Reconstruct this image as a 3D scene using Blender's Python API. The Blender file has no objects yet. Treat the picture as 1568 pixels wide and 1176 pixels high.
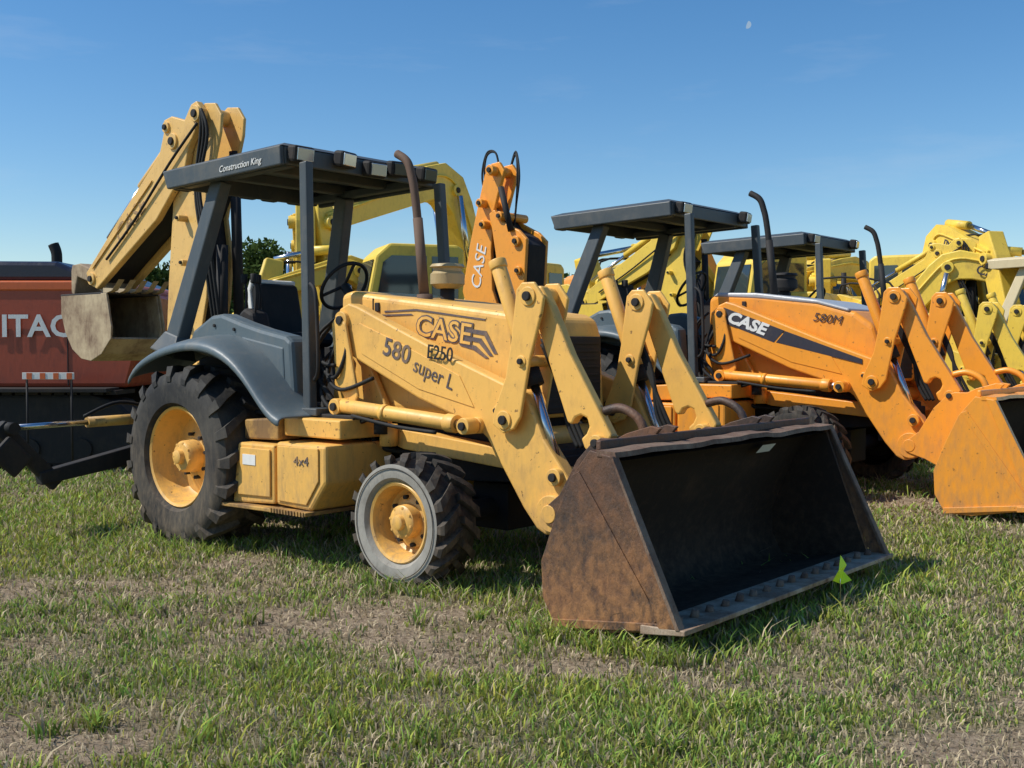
import bpy, bmesh, math, random
import numpy as np
from mathutils import Vector, Matrix, Euler, noise as mnoise
random.seed(7); rng=np.random.default_rng(7)
R=math.radians
scn=bpy.context.scene
col=scn.collection

# ------------------------------------------------------------------ materials
def newmat(name):
    m=bpy.data.materials.new(name); m.use_nodes=True
    nt=m.node_tree; b=nt.nodes['Principled BSDF']
    return m,nt,b
def N(nt,t,**k):
    n=nt.nodes.new(t)
    for a,v in k.items():
        if a in n.inputs.keys(): n.inputs[a].default_value=v
        else: setattr(n,a,v)
    return n
def c4(c): return (c[0],c[1],c[2],1)
def paint(name,c,dirt=(.16,.10,.05),amt=.35,rough=.42,scale=2.2,metal=0.0,bump=.05,fade=.12,lo=.5,hi=.72,rgh2=.8,spec=.5,low=0,lowc=(.26,.19,.12),lowz=1.0,chips=0,stretch=.30):
    m,nt,b=newmat(name); L=nt.links.new
    tc=N(nt,'ShaderNodeTexCoord')
    n1=N(nt,'ShaderNodeTexNoise'); n1.inputs['Scale'].default_value=scale; n1.inputs['Detail'].default_value=9; n1.inputs['Roughness'].default_value=.68
    n2=N(nt,'ShaderNodeTexNoise'); n2.inputs['Scale'].default_value=scale*9; n2.inputs['Detail'].default_value=6; n2.inputs['Roughness'].default_value=.7
    mp=N(nt,'ShaderNodeMapping'); mp.inputs['Scale'].default_value=(1,1,stretch)
    L(tc.outputs['Object'],mp.inputs[0]); L(tc.outputs['Object'],n1.inputs[0]); L(mp.outputs[0],n2.inputs[0])
    r1=N(nt,'ShaderNodeMapRange'); r1.inputs[1].default_value=lo; r1.inputs[2].default_value=hi; L(n1.outputs[0],r1.inputs[0])
    r2=N(nt,'ShaderNodeMapRange'); r2.inputs[1].default_value=.52; r2.inputs[2].default_value=.75; L(n2.outputs[0],r2.inputs[0])
    ad=N(nt,'ShaderNodeMath',operation='MULTIPLY_ADD'); L(r2.outputs[0],ad.inputs[0]); ad.inputs[1].default_value=.55
    L(r1.outputs[0],ad.inputs[2])
    mu=N(nt,'ShaderNodeMath',operation='MULTIPLY',use_clamp=True); L(ad.outputs[0],mu.inputs[0]); mu.inputs[1].default_value=amt
    f=N(nt,'ShaderNodeMix',data_type='RGBA'); f.inputs[6].default_value=c4([x*(1-fade) for x in c]); f.inputs[7].default_value=c4([min(1,x*(1+fade)+fade*.04) for x in c])
    L(n1.outputs[0],f.inputs[0])
    mx=N(nt,'ShaderNodeMix',data_type='RGBA'); L(mu.outputs[0],mx.inputs[0]); L(f.outputs[2],mx.inputs[6]); mx.inputs[7].default_value=c4(dirt)
    outc=mx.outputs[2]
    if low:
        sp=N(nt,'ShaderNodeSeparateXYZ'); L(tc.outputs['Object'],sp.inputs[0])
        zr=N(nt,'ShaderNodeMapRange'); zr.inputs[1].default_value=lowz; zr.inputs[2].default_value=.05; L(sp.outputs[2],zr.inputs[0])
        nr=N(nt,'ShaderNodeMapRange'); nr.inputs[1].default_value=.36; nr.inputs[2].default_value=.62; L(n2.outputs[0],nr.inputs[0])
        m1=N(nt,'ShaderNodeMath',operation='MULTIPLY'); L(zr.outputs[0],m1.inputs[0]); L(nr.outputs[0],m1.inputs[1])
        m2=N(nt,'ShaderNodeMath',operation='MULTIPLY',use_clamp=True); L(m1.outputs[0],m2.inputs[0]); m2.inputs[1].default_value=low
        mz=N(nt,'ShaderNodeMix',data_type='RGBA'); L(m2.outputs[0],mz.inputs[0]); L(outc,mz.inputs[6]); mz.inputs[7].default_value=c4(lowc); outc=mz.outputs[2]
    if chips:
        n3=N(nt,'ShaderNodeTexNoise'); n3.inputs['Scale'].default_value=26; n3.inputs['Detail'].default_value=5; n3.inputs['Roughness'].default_value=.62
        L(tc.outputs['Object'],n3.inputs[0])
        cr=N(nt,'ShaderNodeMapRange'); cr.inputs[1].default_value=.655; cr.inputs[2].default_value=.68; L(n3.outputs[0],cr.inputs[0])
        cm=N(nt,'ShaderNodeMath',operation='MULTIPLY',use_clamp=True); L(cr.outputs[0],cm.inputs[0]); cm.inputs[1].default_value=chips
        mc=N(nt,'ShaderNodeMix',data_type='RGBA'); L(cm.outputs[0],mc.inputs[0]); L(outc,mc.inputs[6]); mc.inputs[7].default_value=(.13,.065,.03,1); outc=mc.outputs[2]
    L(outc,b.inputs['Base Color'])
    rr=N(nt,'ShaderNodeMapRange'); rr.inputs[3].default_value=rough; rr.inputs[4].default_value=rgh2; L(mu.outputs[0],rr.inputs[0]); L(rr.outputs[0],b.inputs['Roughness'])
    b.inputs['Metallic'].default_value=metal; b.inputs['Specular IOR Level'].default_value=spec
    bp=N(nt,'ShaderNodeBump'); bp.inputs['Strength'].default_value=bump*4; bp.inputs['Distance'].default_value=.01
    L(n2.outputs[0],bp.inputs['Height']); L(bp.outputs[0],b.inputs['Normal'])
    return m
YEL=paint('loader_yellow_faded',(.83,.46,.10),(.26,.14,.055),.48,low=.6,chips=.75,fade=.16)
YEL2=paint('worn_yellow',(.66,.38,.09),(.16,.09,.04),.9,lo=.38,hi=.58,chips=.9)
BOOMY=paint('boom_yellow',(.74,.45,.13),(.26,.15,.06),.6,chips=.8)
ORG=paint('orange_paint',(.86,.33,.030),(.30,.12,.04),.38,rough=.36,low=.45,chips=.6)
KOM=paint('excavator_yellow',(.80,.56,.07),(.2,.13,.05),.5)
DEE=paint('loader_yellow',(.80,.55,.07),(.2,.13,.05),.45,low=.4,chips=.5)
SLATE=paint('slate_plastic',(.085,.115,.13),(.20,.18,.15),.5,rough=.45)
ROOF=paint('canopy_slate',(.050,.062,.068),(.15,.135,.11),.55,rough=.5)
DARK=paint('dark_steel',(.018,.017,.017),(.075,.055,.04),.5,rough=.7,spec=.3)
BLK=paint('black_rubber_hose',(.012,.012,.012),(.06,.055,.045),.3,rough=.7,spec=.3)
TYRE=paint('tyre_rubber',(.022,.022,.023),(.13,.115,.09),.55,rough=.8,lo=.4,hi=.7,bump=.1,spec=.3,low=.5)
SIDE=paint('scuffed_sidewall',(.34,.32,.275),(.13,.12,.10),.75,rough=.85,scale=4,lo=.4,hi=.7)
RUST=paint('rusty_steel',(.056,.037,.029),(.20,.085,.035),.75,rough=.5,scale=2.6,lo=.42,hi=.66,metal=.1,bump=.2,rgh2=.8,low=.9,lowc=(.40,.19,.07),lowz=.75,stretch=.6)
RUSTL=paint('worn_edge',(.50,.40,.29),(.18,.09,.045),.8,rough=.5,scale=4,lo=.38,hi=.6,metal=.1,bump=.2)
RUSTM=paint('rusted_rim',(.22,.15,.10),(.10,.05,.03),.8,rough=.6,scale=5,lo=.38,hi=.6,bump=.2)
INNER=paint('bucket_inside',(.030,.019,.013),(.10,.053,.03),.65,rough=.8,scale=2.0,spec=.2,low=.4,lowc=(.15,.095,.055),lowz=.5,stretch=1.0)
HOEB=paint('digging_bucket_paint',(.46,.36,.22),(.14,.08,.045),.8,rough=.6,lo=.42,hi=.62)
EXH=paint('exhaust_rust',(.12,.07,.045),(.04,.03,.025),.7,rough=.8)
TAN=paint('tan_plastic',(.42,.32,.16),(.1,.07,.04),.5)
WHT=paint('white_vinyl',(.75,.74,.70),(.3,.25,.2),.25,rough=.5)
DECAL=paint('decal_black',(.035,.033,.045),(.3,.2,.1),.12,rough=.4)
FADED=paint('decal_faded',(.10,.08,.085),(.5,.28,.08),.5,rough=.5,scale=6)
GHOST=paint('decal_ghost',(.34,.20,.08),(.6,.36,.1),.5,rough=.5,scale=6)
CREAM=paint('cream_paint',(.66,.54,.32),(.3,.2,.1),.3)
CHROME=paint('chrome_rod',(.55,.56,.58),(.15,.12,.1),.25,rough=.18,metal=1,bump=.01)
RED=paint('red_orange_paint',(.62,.12,.025),(.12,.04,.02),.35,rough=.4)
DRED=paint('dark_red_paint',(.36,.058,.022),(.09,.035,.02),.5,rough=.4)
NAVY=paint('navy_paint',(.012,.014,.03),(.05,.05,.05),.3,rough=.3)
GREYH=paint('silver_hood',(.38,.40,.42),(.2,.15,.1),.2,rough=.3)
NEON,nt,b=newmat('neon_flag'); b.inputs['Base Color'].default_value=(.75,1.0,.03,1); b.inputs['Roughness'].default_value=.5
GLASS,nt,b=newmat('dark_glass'); b.inputs['Base Color'].default_value=(.03,.045,.05,1); b.inputs['Roughness'].default_value=.06; b.inputs['Specular IOR Level'].default_value=.9
LENS,nt,b=newmat('lamp_lens'); b.inputs['Base Color'].default_value=(.55,.58,.6,1); b.inputs['Roughness'].default_value=.12; b.inputs['Metallic'].default_value=.6

# ------------------------------------------------------------------ mesh helpers
def empty(name,loc=(0,0,0),yaw=0):
    o=bpy.data.objects.new(name,None); o.empty_display_size=.5
    o.location=loc; o.rotation_euler=(0,0,yaw); col.objects.link(o); return o
def mk(par,name,verts,faces,mats,smooth=False,bev=0,mi=None,recalc=True):
    me=bpy.data.meshes.new(name); me.from_pydata([tuple(v) for v in verts],[],faces)
    if not isinstance(mats,(list,tuple)): mats=[mats]
    for m in mats: me.materials.append(m)
    if mi is not None: me.polygons.foreach_set('material_index',mi)
    if recalc:
        bm=bmesh.new(); bm.from_mesh(me); bmesh.ops.recalc_face_normals(bm,faces=bm.faces); bm.to_mesh(me); bm.free()
    if smooth: me.polygons.foreach_set('use_smooth',[True]*len(me.polygons))
    o=bpy.data.objects.new(name,me); col.objects.link(o)
    if par: o.parent=par
    if bev:
        md=o.modifiers.new('b','BEVEL'); md.width=bev; md.segments=2; md.limit_method='ANGLE'; md.angle_limit=R(35)
    return o
def plate(par,name,pts,y0,y1,mat,bev=.008):
    n=len(pts); V=[(x,y0,z) for x,z in pts]+[(x,y1,z) for x,z in pts]
    F=[list(range(n)),list(range(2*n-1,n-1,-1))]+[[i,(i+1)%n,n+(i+1)%n,n+i] for i in range(n)]
    return mk(par,name,V,F,mat,bev=bev)
BF=[(0,1,3,2),(4,6,7,5),(0,4,5,1),(2,3,7,6),(0,2,6,4),(1,5,7,3)]
def box(par,name,c,s,mat,bev=.008,rot=None):
    V=[Vector((sx*s[0]/2,sy*s[1]/2,sz*s[2]/2)) for sx in(-1,1) for sy in(-1,1) for sz in(-1,1)]
    if rot:
        M=Euler(rot).to_matrix(); V=[M@v for v in V]
    V=[v+Vector(c) for v in V]
    return mk(par,name,V,BF,mat,bev=bev)
def boxes(par,name,lst,mat):
    V=[];F=[]
    for c,s in lst:
        o=len(V); V+=[(c[0]+sx*s[0]/2,c[1]+sy*s[1]/2,c[2]+sz*s[2]/2) for sx in(-1,1) for sy in(-1,1) for sz in(-1,1)]
        F+=[[a+o for a in f] for f in BF]
    return mk(par,name,V,F,mat)
def frame(d,up=Vector((0,0,1))):
    d=d.normalized()
    if abs(d.dot(up))>.98: up=Vector((1,0,0))
    a=d.cross(up).normalized(); b=a.cross(d).normalized(); return a,b
def beam(par,name,p1,p2,w,h,mat,bev=.008,w2=None,h2=None,up=(0,0,1)):
    p1=Vector(p1);p2=Vector(p2);a,b=frame(p2-p1,Vector(up)); w2=w2 or w; h2=h2 or h
    V=[]
    for p,ww,hh in((p1,w,h),(p2,w2,h2)):
        for sy in(-1,1):
            for sz in(-1,1): V.append(p+a*sy*ww/2+b*sz*hh/2)
    return mk(par,name,V,BF,mat,bev=bev)
def cyl(par,name,p1,p2,r,mat,r2=None,seg=20,bev=0):
    p1=Vector(p1);p2=Vector(p2);a,b=frame(p2-p1); r2=r if r2 is None else r2
    V=[];F=[]
    for p,q in((p1,r),(p2,r2)):
        for i in range(seg):
            t=2*math.pi*i/seg; V.append(p+a*math.cos(t)*q+b*math.sin(t)*q)
    F=[[i,(i+1)%seg,seg+(i+1)%seg,seg+i] for i in range(seg)]+[list(range(seg)),list(range(2*seg-1,seg-1,-1))]
    o=mk(par,name,V,F,mat,bev=bev)
    o.data.polygons.foreach_set('use_smooth',[True]*seg+[False]*2)
    return o
def boss(par,name,x,z,y0,y1,r,mat,pin=DARK):
    cyl(par,name,(x,y0,z),(x,y1,z),r,mat,seg=24,bev=.005)
    s=.018
    cyl(par,name+'_pin',(x,min(y0,y1)-s,z),(x,max(y0,y1)+s,z),r*.5,pin,seg=14,bev=.004)
def tube(par,name,pts,r,mat,sub=6,seg=8):
    P=[Vector(p) for p in pts]
    if sub>1 and len(P)>2:
        Q=[];E=[P[0]]+P+[P[-1]]
        for i in range(1,len(E)-2):
            for k in range(sub):
                t=k/sub;p0,p1,p2,p3=E[i-1:i+3]
                Q.append(.5*((2*p1)+(p2-p0)*t+(2*p0-5*p1+4*p2-p3)*t*t+(3*p1-3*p2+p3-p0)*t**3))
        Q.append(P[-1]);P=Q
    V=[];F=[];pa=None
    for i,p in enumerate(P):
        d=(P[min(i+1,len(P)-1)]-P[max(i-1,0)]).normalized()
        if pa is None: a,b=frame(d)
        else:
            a=(pa-d*pa.dot(d)).normalized(); b=a.cross(d)
        pa=a
        for k in range(seg):
            t=2*math.pi*k/seg; V.append(p+a*math.cos(t)*r+b*math.sin(t)*r)
    n=len(P)
    for i in range(n-1):
        for k in range(seg):
            F.append([i*seg+k,i*seg+(k+1)%seg,(i+1)*seg+(k+1)%seg,(i+1)*seg+k])
    F+= [list(range(seg)),list(range((n-1)*seg,n*seg))[::-1]]
    return mk(par,name,V,F,mat,smooth=True)
def lathe(par,name,prof,cx,cz,mats,seg=56,mfn=None,extra=None):
    V=[];F=[];MI=[]
    n=len(prof)
    for j in range(seg):
        t=2*math.pi*j/seg
        for y,r in prof: V.append((cx+r*math.cos(t),y,cz+r*math.sin(t)))
    for j in range(seg):
        k=(j+1)%seg
        for i in range(n-1):
            F.append([j*n+i,j*n+i+1,k*n+i+1,k*n+i]); MI.append(mfn(i) if mfn else 0)
    ns=len(F)
    if extra:
        v2,f2=extra; o0=len(V); V+=v2; F+=[[a+o0 for a in f] for f in f2]; MI+=[0]*len(f2)
    o=mk(par,name,V,F,mats,mi=MI)
    sm=[True]*ns+[False]*(len(F)-ns); o.data.polygons.foreach_set('use_smooth',sm)
    md=o.modifiers.new('e','EDGE_SPLIT'); md.split_angle=R(40)
    return o
def lathe_z(par,name,prof,cx,cy,mat,seg=24):
    V=[];F=[];n=len(prof)
    for j in range(seg):
        t=2*math.pi*j/seg
        for r,z in prof: V.append((cx+r*math.cos(t),cy+r*math.sin(t),z))
    for j in range(seg):
        k=(j+1)%seg
        for i in range(n-1): F.append([j*n+i,j*n+i+1,k*n+i+1,k*n+i])
    o=mk(par,name,V,F,mat,smooth=True); md=o.modifiers.new('e','EDGE_SPLIT'); md.split_angle=R(40); return o
def text(par,name,body,size,x,y,z,mat,ang=0,shear=0,sx=1,off=0,ext=.002):
    c=bpy.data.curves.new('t','FONT'); c.body=body; c.size=size; c.shear=shear; c.offset=off; c.extrude=ext; c.resolution_u=3
    o=bpy.data.objects.new('t',c); col.objects.link(o); bpy.context.view_layer.update()
    me=bpy.data.meshes.new_from_object(o.evaluated_get(bpy.context.evaluated_depsgraph_get())); bpy.data.objects.remove(o)
    a=R(ang)
    X=Vector((math.cos(a),0,math.sin(a)));Y=Vector((-math.sin(a),0,math.cos(a)))
    Z=X.cross(Y); P=Vector((x,y,z))
    for v in me.vertices: v.co=P+X*v.co.x*sx+Y*v.co.y+Z*v.co.z
    me.materials.clear(); me.materials.append(mat)
    t=bpy.data.objects.new(name,me); col.objects.link(t); t.parent=par; return t

# ------------------------------------------------------------------ wheels
def wheel(par,name,cx,cz,yc,w,Rd,rim,nl,s,mrim,sidewall=None,delta=.2,th=.035,flat=False):
    prof=[(-w*.72,rim),(-w*.95,rim+.03),(-w,(rim+Rd)/2),(-w*.97,Rd*.86),(-w*.86,Rd-.055),(-w*.4,Rd-.043),(0,Rd-.04)]
    prof=prof+[(-y,r) for y,r in prof[-2::-1]]
    P=[(yc+y,r) for y,r in prof]
    V=[];F=[]
    sr=.88 if not flat else .93
    for k in range(nl):
        for sd in(-1,1):
            a0=2*math.pi*(k+(.5 if sd>0 else 0))/nl; o0=len(V)
            for (y,rt,rb,a,tt) in((.01 if sd>0 else -.01,Rd,Rd-.06,a0+delta,th*.8),(sd*w*.5,Rd+.002,Rd-.06,a0+delta*.5,th*.9),(sd*w*.9,Rd-.006,Rd-.07,a0,th*1.1),(sd*w*(1.01 if not flat else .97),Rd*sr,Rd*(sr-.03)-.02,a0-.015,th*.9)):
                da=tt/Rd
                for aa,rr in((a-da,rt),(a+da,rt),(a+da,rb),(a-da,rb)):
                    V.append((cx+rr*math.cos(aa),yc+y,cz+rr*math.sin(aa)))
            for q in range(3):
                for e in range(4):
                    F.append([o0+q*4+e,o0+q*4+(e+1)%4,o0+q*4+4+(e+1)%4,o0+q*4+4+e])
            F.append([o0,o0+1,o0+2,o0+3]);F.append([o0+15,o0+14,o0+13,o0+12])
    n=len(P)-1
    if sidewall:
        mf=lambda i:1 if (i in(0,1,2) or i in(n-1,n-2,n-3)) else 0
        lathe(par,name+'_tyre',P,cx,cz,[TYRE,sidewall],mfn=mf,extra=(V,F))
        ro=(rim+Rd*.86)/2
        lathe(par,name+'_sidewall_groove',[(yc+s*(w+.004),ro+.028),(yc+s*(w+.007),ro+.031),(yc+s*(w+.004),ro+.034)],cx,cz,[TYRE])
    else: lathe(par,name+'_tyre',P,cx,cz,[TYRE],extra=(V,F))
    o=lambda d:yc+s*d
    hr=.12 if not flat else .105
    lathe(par,name+'_rim',[(o(-.75*w),rim+.004),(o(.80*w),rim+.006),(o(.84*w),rim-.002),(o(.80*w),rim-.018),(o(.62*w),rim-.03),(o(.10*w),rim-.045),(o(-.02*w),rim-.07),(o(.12*w),hr+.055),(o(.22*w),hr+.02),(o(.22*w),0.001)],cx,cz,mrim,seg=48)
    lathe(par,name+'_hub',[(o(.2*w),hr),(o(.62*w),hr*.95),(o(.70*w),hr*.8),(o(.72*w),hr*.45),(o(.86*w),hr*.4),(o(.88*w),hr*.33),(o(.88*w),.001)],cx,cz,mrim,seg=32)
    nb=8
    for i in range(nb):
        t=2*math.pi*i/nb+.2; rr=hr+.038; x=cx+rr*math.cos(t);z=cz+rr*math.sin(t)
        cyl(par,name+'_lug_nut_%d'%i,(x,o(.12*w),z),(x,o(.33*w),z),.014,DARK,seg=6)
        t+=.39; rr=hr*.82; x=cx+rr*math.cos(t);z=cz+rr*math.sin(t)
        cyl(par,name+'_hub_bolt_%d'%i,(x,o(.5*w),z),(x,o(.71*w),z),.009,mrim,seg=6)

# ------------------------------------------------------------------ backhoe loader
def loader_bucket(p,mo,mi,me,orange=False):
    W=1.2
    out=[(3.84,.905),(3.72,.925),(3.60,.78),(3.50,.56),(3.42,.35),(3.43,.17),(3.51,.035),(3.70,.03),(4.12,.11)]
    inn=[(3.845,.875),(3.74,.885),(3.64,.74),(3.545,.54),(3.47,.35),(3.475,.20),(3.54,.07),(3.70,.065),(4.12,.135)]
    n=len(out)
    V=[(x,-W,z) for x,z in out]+[(x,W,z) for x,z in out]; F=[[i,i+1,n+i+1,n+i] for i in range(n-1)]
    mk(p,'bucket_shell_outer',V,F,mo,bev=0)
    V=[(x,-W+.02,z) for x,z in inn]+[(x,W-.02,z) for x,z in inn]
    mk(p,'bucket_shell_inner',V,F,mi,smooth=True)
    for s,nm in((-1,'near'),(1,'far')):
        plate(p,'bucket_side_'+nm,out+[(4.13,.125)],s*W-.02*s,s*W+.006*s,mo,bev=.004)
        mk(p,'bucket_side_lining_'+nm,[(x,s*(W-.024),z) for x,z in inn],[list(range(n))],mi)
        plate(p,'bucket_side_edge_'+nm,[(3.80,.915),(3.865,.905),(4.235,.14),(4.13,.125)],s*W+.008*s,s*W+.03*s,mo,bev=.005)
        plate(p,'bucket_edge_wear_'+nm,[(3.855,.912),(3.872,.905),(4.243,.14),(4.222,.135)],s*W-.018*s,s*W+.034*s,RUSTM if not orange else mo,bev=.003)
        plate(p,'bucket_corner_gusset_'+nm,[(3.62,.80),(3.66,.82),(4.12,.17),(4.08,.13)],s*W+.007*s,s*W+.014*s,mo,bev=.003)
        plate(p,'bucket_heel_wear_'+nm,[(3.50,.03),(4.14,.115),(4.16,.155),(3.50,.075)],s*W+.007*s,s*W+.02*s,mo,bev=.003)
    V=[(4.03,-W-.03,.090),(4.27,-W-.03,.118),(4.27,-W-.03,.142),(4.03,-W-.03,.133)]
    V+= [(x,-y,z) for x,y,z in V]
    mk(p,'cutting_edge',V,[[0,1,2,3],[7,6,5,4],[0,4,5,1],[1,5,6,2],[2,6,7,3],[3,7,4,0]],me,bev=.004)
    for i in range(16):
        y=-W+.1+i*(2*W-.2)/15+.006*math.sin(i*3.1)
        cyl(p,'edge_bolt_%d'%i,(4.15,y,.12),(4.158+.004*math.sin(i*2.2),y,.170+.006*math.sin(i*1.9)),.026,RUSTM if not orange else mo,r2=.018,seg=8)
    V=[];F=[];k=25
    for i in range(k):
        y=-W-.01+i*(2*W+.02)/(k-1); a=.014*mnoise.noise(Vector((y*3,1,0)))+.010*mnoise.noise(Vector((y*9,1,0)))
        for x,z in((3.765,.90),(3.765,.93),(3.872,.925),(3.878,.900)): V.append((x+a,y,z+a*1.2))
    for i in range(k-1):
        for j in range(4): F.append([i*4+j,i*4+(j+1)%4,(i+1)*4+(j+1)%4,(i+1)*4+j])
    F+=[[0,1,2,3],[k*4-1,k*4-2,k*4-3,k*4-4]]
    mk(p,'bucket_top_lip',V,F,RUSTM if not orange else mo)
    box(p,'bucket_spill_bar',(3.73,0,.945),(.03,2*W-.1,.05),mo,bev=.008)
    for s in(-1,1):
        for k,yy in enumerate((.47,.63)):
            plate(p,'bucket_ear_%d_%d'%(s,k),[(3.02,.42),(3.0,.52),(3.10,.60),(3.22,.80),(3.32,.90),(3.38,.93),(3.48,.93),(3.55,.965),(3.70,1.01),(3.76,1.0),(3.72,.955),(3.60,.80),(3.45,.45),(3.42,.25),(3.15,.38)],s*yy-.014,s*yy+.014,mo,bev=.004)
        tube(p,'lip_hook_%d'%s,[(3.34,s*.55,1.07),(3.45,s*.55,1.09),(3.56,s*.55,1.04),(3.60,s*.55,.95),(3.55,s*.55,.88)],.026,mo)

def backhoe_loader(loc,yaw,C,roofm,style,rimm,z0=0,rz=0):
    p=empty('backhoe_loader',(loc[0],loc[1],z0),yaw)
    main=style=='main'
    for s,nm in((-1,'right'),(1,'left')):
        wheel(p,'rear_wheel_'+nm,-.06,.635,s*.84,.24,.66,.36,19,s,rimm)
        wheel(p,'front_wheel_'+nm,2.16,.385,s*.85,.17,.405,.238,18,s,rimm,sidewall=SIDE if main else None,delta=.28,th=.028,flat=True)
    cyl(p,'rear_axle',(-.05,-.75,.63),(-.05,.75,.63),.13,DARK)
    cyl(p,'front_axle',(2.17,-.75,.385),(2.17,.75,.385),.07,DARK)
    box(p,'front_axle_casting',(2.17,0,.40),(.3,.35,.3),DARK)
    plate(p,'chassis_frame',[(-.9,.55),(-.9,.95),(1.3,.95),(2.5,.86),(2.78,.80),(2.78,.62),(2.4,.58),(.8,.5)],-.3,.3,DARK)
    plate(p,'frame_rail',[(1.35,.86),(1.55,.90),(2.72,.80),(2.80,.72),(2.75,.68),(1.7,.76)],-.5,-.38,C)
    plate(p,'frame_rail_left',[(1.35,.86),(1.55,.90),(2.72,.80),(2.80,.72),(2.75,.68),(1.7,.76)],.38,.5,C)
    plate(p,'engine_block',[(1.3,.8),(1.3,1.3),(2.5,1.25),(2.5,.75)],-.28,.28,DARK)
    tube(p,'steering_cylinder',[(2.03,-.62,.45),(2.03,.62,.45)],.03,CHROME,sub=1)
    cyl(p,'drive_shaft',(.3,0,.45),(2.1,0,.42),.04,DARK)
    box(p,'front_bumper_weight',(2.72,0,.62),(.16,.7,.28),DARK)
    plate(p,'tool_box',[(.585,.775),(.98,.775),(.98,.385),(.64,.365),(.52,.36)],-.98,-.55,C,bev=.015)
    plate(p,'tool_box_door',[(.63,.745),(.95,.745),(.95,.43),(.60,.42)],-.995,-.983,C,bev=.005)
    plate(p,'fuel_tank',[(1.0,.80),(1.50,.80),(1.50,.56),(1.35,.37),(1.0,.385)],-.98,-.4,C,bev=.02)
    plate(p,'tank_panel',[(1.03,.775),(1.44,.78),(1.44,.57),(1.32,.41),(1.03,.415)],-.992,-.983,C,bev=.005)
    plate(p,'step_lip',[(.46,.335),(1.37,.345),(1.37,.37),(.46,.36)],-1.04,-.5,YEL2 if main else C,bev=.005)
    boxes(p,'step_teeth',[((1.02+i*.03,-1.042,.357),(.014,.01,.028)) for i in range(12)],YEL2 if main else C)
    plate(p,'upper_step',[(.55,.79),(.55,.925),(.92,.95),(.92,.80)],-.90,-.5,YEL2 if main else C,bev=.012)
    plate(p,'upper_step_front',[(.93,.83),(.93,.955),(1.5,.955),(1.5,.83)],-.86,-.5,C,bev=.012)
    cyl(p,'tank_filler',(1.62,-.62,.86),(1.62,-.62,.95),.045,DARK)
    cyl(p,'hydraulic_filter',(1.62,-.55,.78),(1.62,-.55,.92),.06,C)
    plate(p,'left_tank',[(.55,.36),(.55,.93),(1.5,.93),(1.5,.56),(1.35,.37)],.5,.98,C,bev=.02)
    box(p,'platform',(.75,0,.965),(1.5,1.5,.03),DARK)
    arc=[(-.70,1.19),(-.64,1.27),(-.52,1.34),(-.38,1.39),(-.18,1.44),(.05,1.47),(.25,1.465),(.42,1.43),(.58,1.365),(.72,1.27),(.83,1.17),(.93,1.07),(1.05,.985),(1.12,.97)]
    for s,nm in((-1,'right'),(1,'left')):
        V=[];F=[]
        n=len(arc)
        for i,(x,z) in enumerate(arc):
            k=max(0,min(1,(.75-x)/.5))
            V+=[(x,s*1.05,z-.075),(x,s*1.06,z-.03),(x,s*1.03,z),(x,s*.93,z+.03*k),(x,s*.78,z+.05*k),(x,s*.60,z+.05*k),(x,s*.60,z-.06)]
        for i in range(n-1):
            for j in range(6): F.append([i*7+j,i*7+j+1,(i+1)*7+j+1,(i+1)*7+j])
        o=mk(p,'fender_'+nm,V,F,SLATE,smooth=True); md=o.modifiers.new('s','SOLIDIFY'); md.thickness=.02; md.offset=-1
        md=o.modifiers.new('u','SUBSURF'); md.levels=1; md.render_levels=1
        plate(p,'side_console_'+nm,[(-.40,1.40),(-.30,1.55),(-.07,1.655),(.06,1.665),(.30,1.60),(.52,1.55),(.80,1.50),(.86,1.46),(.90,1.0),(.74,.97),(.45,1.25)],s*.74,s*.58,SLATE,bev=.03)
        plate(p,'console_inset_'+nm,[(.30,1.50),(.78,1.42),(.80,1.12),(.62,1.15),(.38,1.38)],s*.748,s*.70,SLATE,bev=.012)
        for k,(x,z) in enumerate(((-.02,1.58),(.22,1.55),(.5,1.28),(.82,1.05))):
            cyl(p,'console_bolt_%s_%d'%(nm,k),(x,s*.74,z),(x,s*.752,z),.012,DARK,seg=8)
        box(p,'wheel_well_'+nm,(0,s*.5,1.15),(1.0,.12,.55),DARK)
        pm=roofm
        beam(p,'rear_post_'+nm,(-.12,s*.60,2.66+rz),(-.50,s*.74,1.50),.10,.135,pm,bev=.012,w2=.11,h2=.17,up=(1,0,0))
        beam(p,'rear_post_foot_'+nm,(-.50,s*.74,1.52),(-.54,s*.76,1.36),.12,.18,pm,bev=.015,w2=.22,h2=.34,up=(1,0,0))
        beam(p,'front_post_'+nm,(.92,s*.65,2.68+rz),(1.01,s*.70,.98),.065,.075,pm,bev=.01,up=(1,0,0))
        box(p,'post_foot_'+nm,(1.0,s*.70,.99),(.34,.16,.05),pm)
    tube(p,'grab_rail',[(1.06,-.70,1.2),(1.12,-.72,1.3),(1.10,-.72,1.75),(1.02,-.70,1.85)],.014,DARK)
    for s,nm in((-1,'right'),(1,'left')):
        V=[(-.66,s*.76,2.765+rz),(.775,s*.76,2.80+rz),(.785,s*.76,2.665+rz),(-.60,s*.76,2.625+rz)]; V+=[(x,s*.72,z) for x,y,z in V]
        mk(p,'canopy_skirt_'+nm,V,[[0,1,2,3],[7,6,5,4],[0,4,5,1],[1,5,6,2],[2,6,7,3],[3,7,4,0]],roofm,bev=.01)
    beam(p,'canopy_front_skirt',(.765,-.72,2.735+rz),(.765,.72,2.735+rz),.035,.12,roofm,up=(0,0,1))
    beam(p,'canopy_rear_skirt',(-.63,-.72,2.70+rz),(-.63,.72,2.70+rz),.035,.12,roofm)
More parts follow.
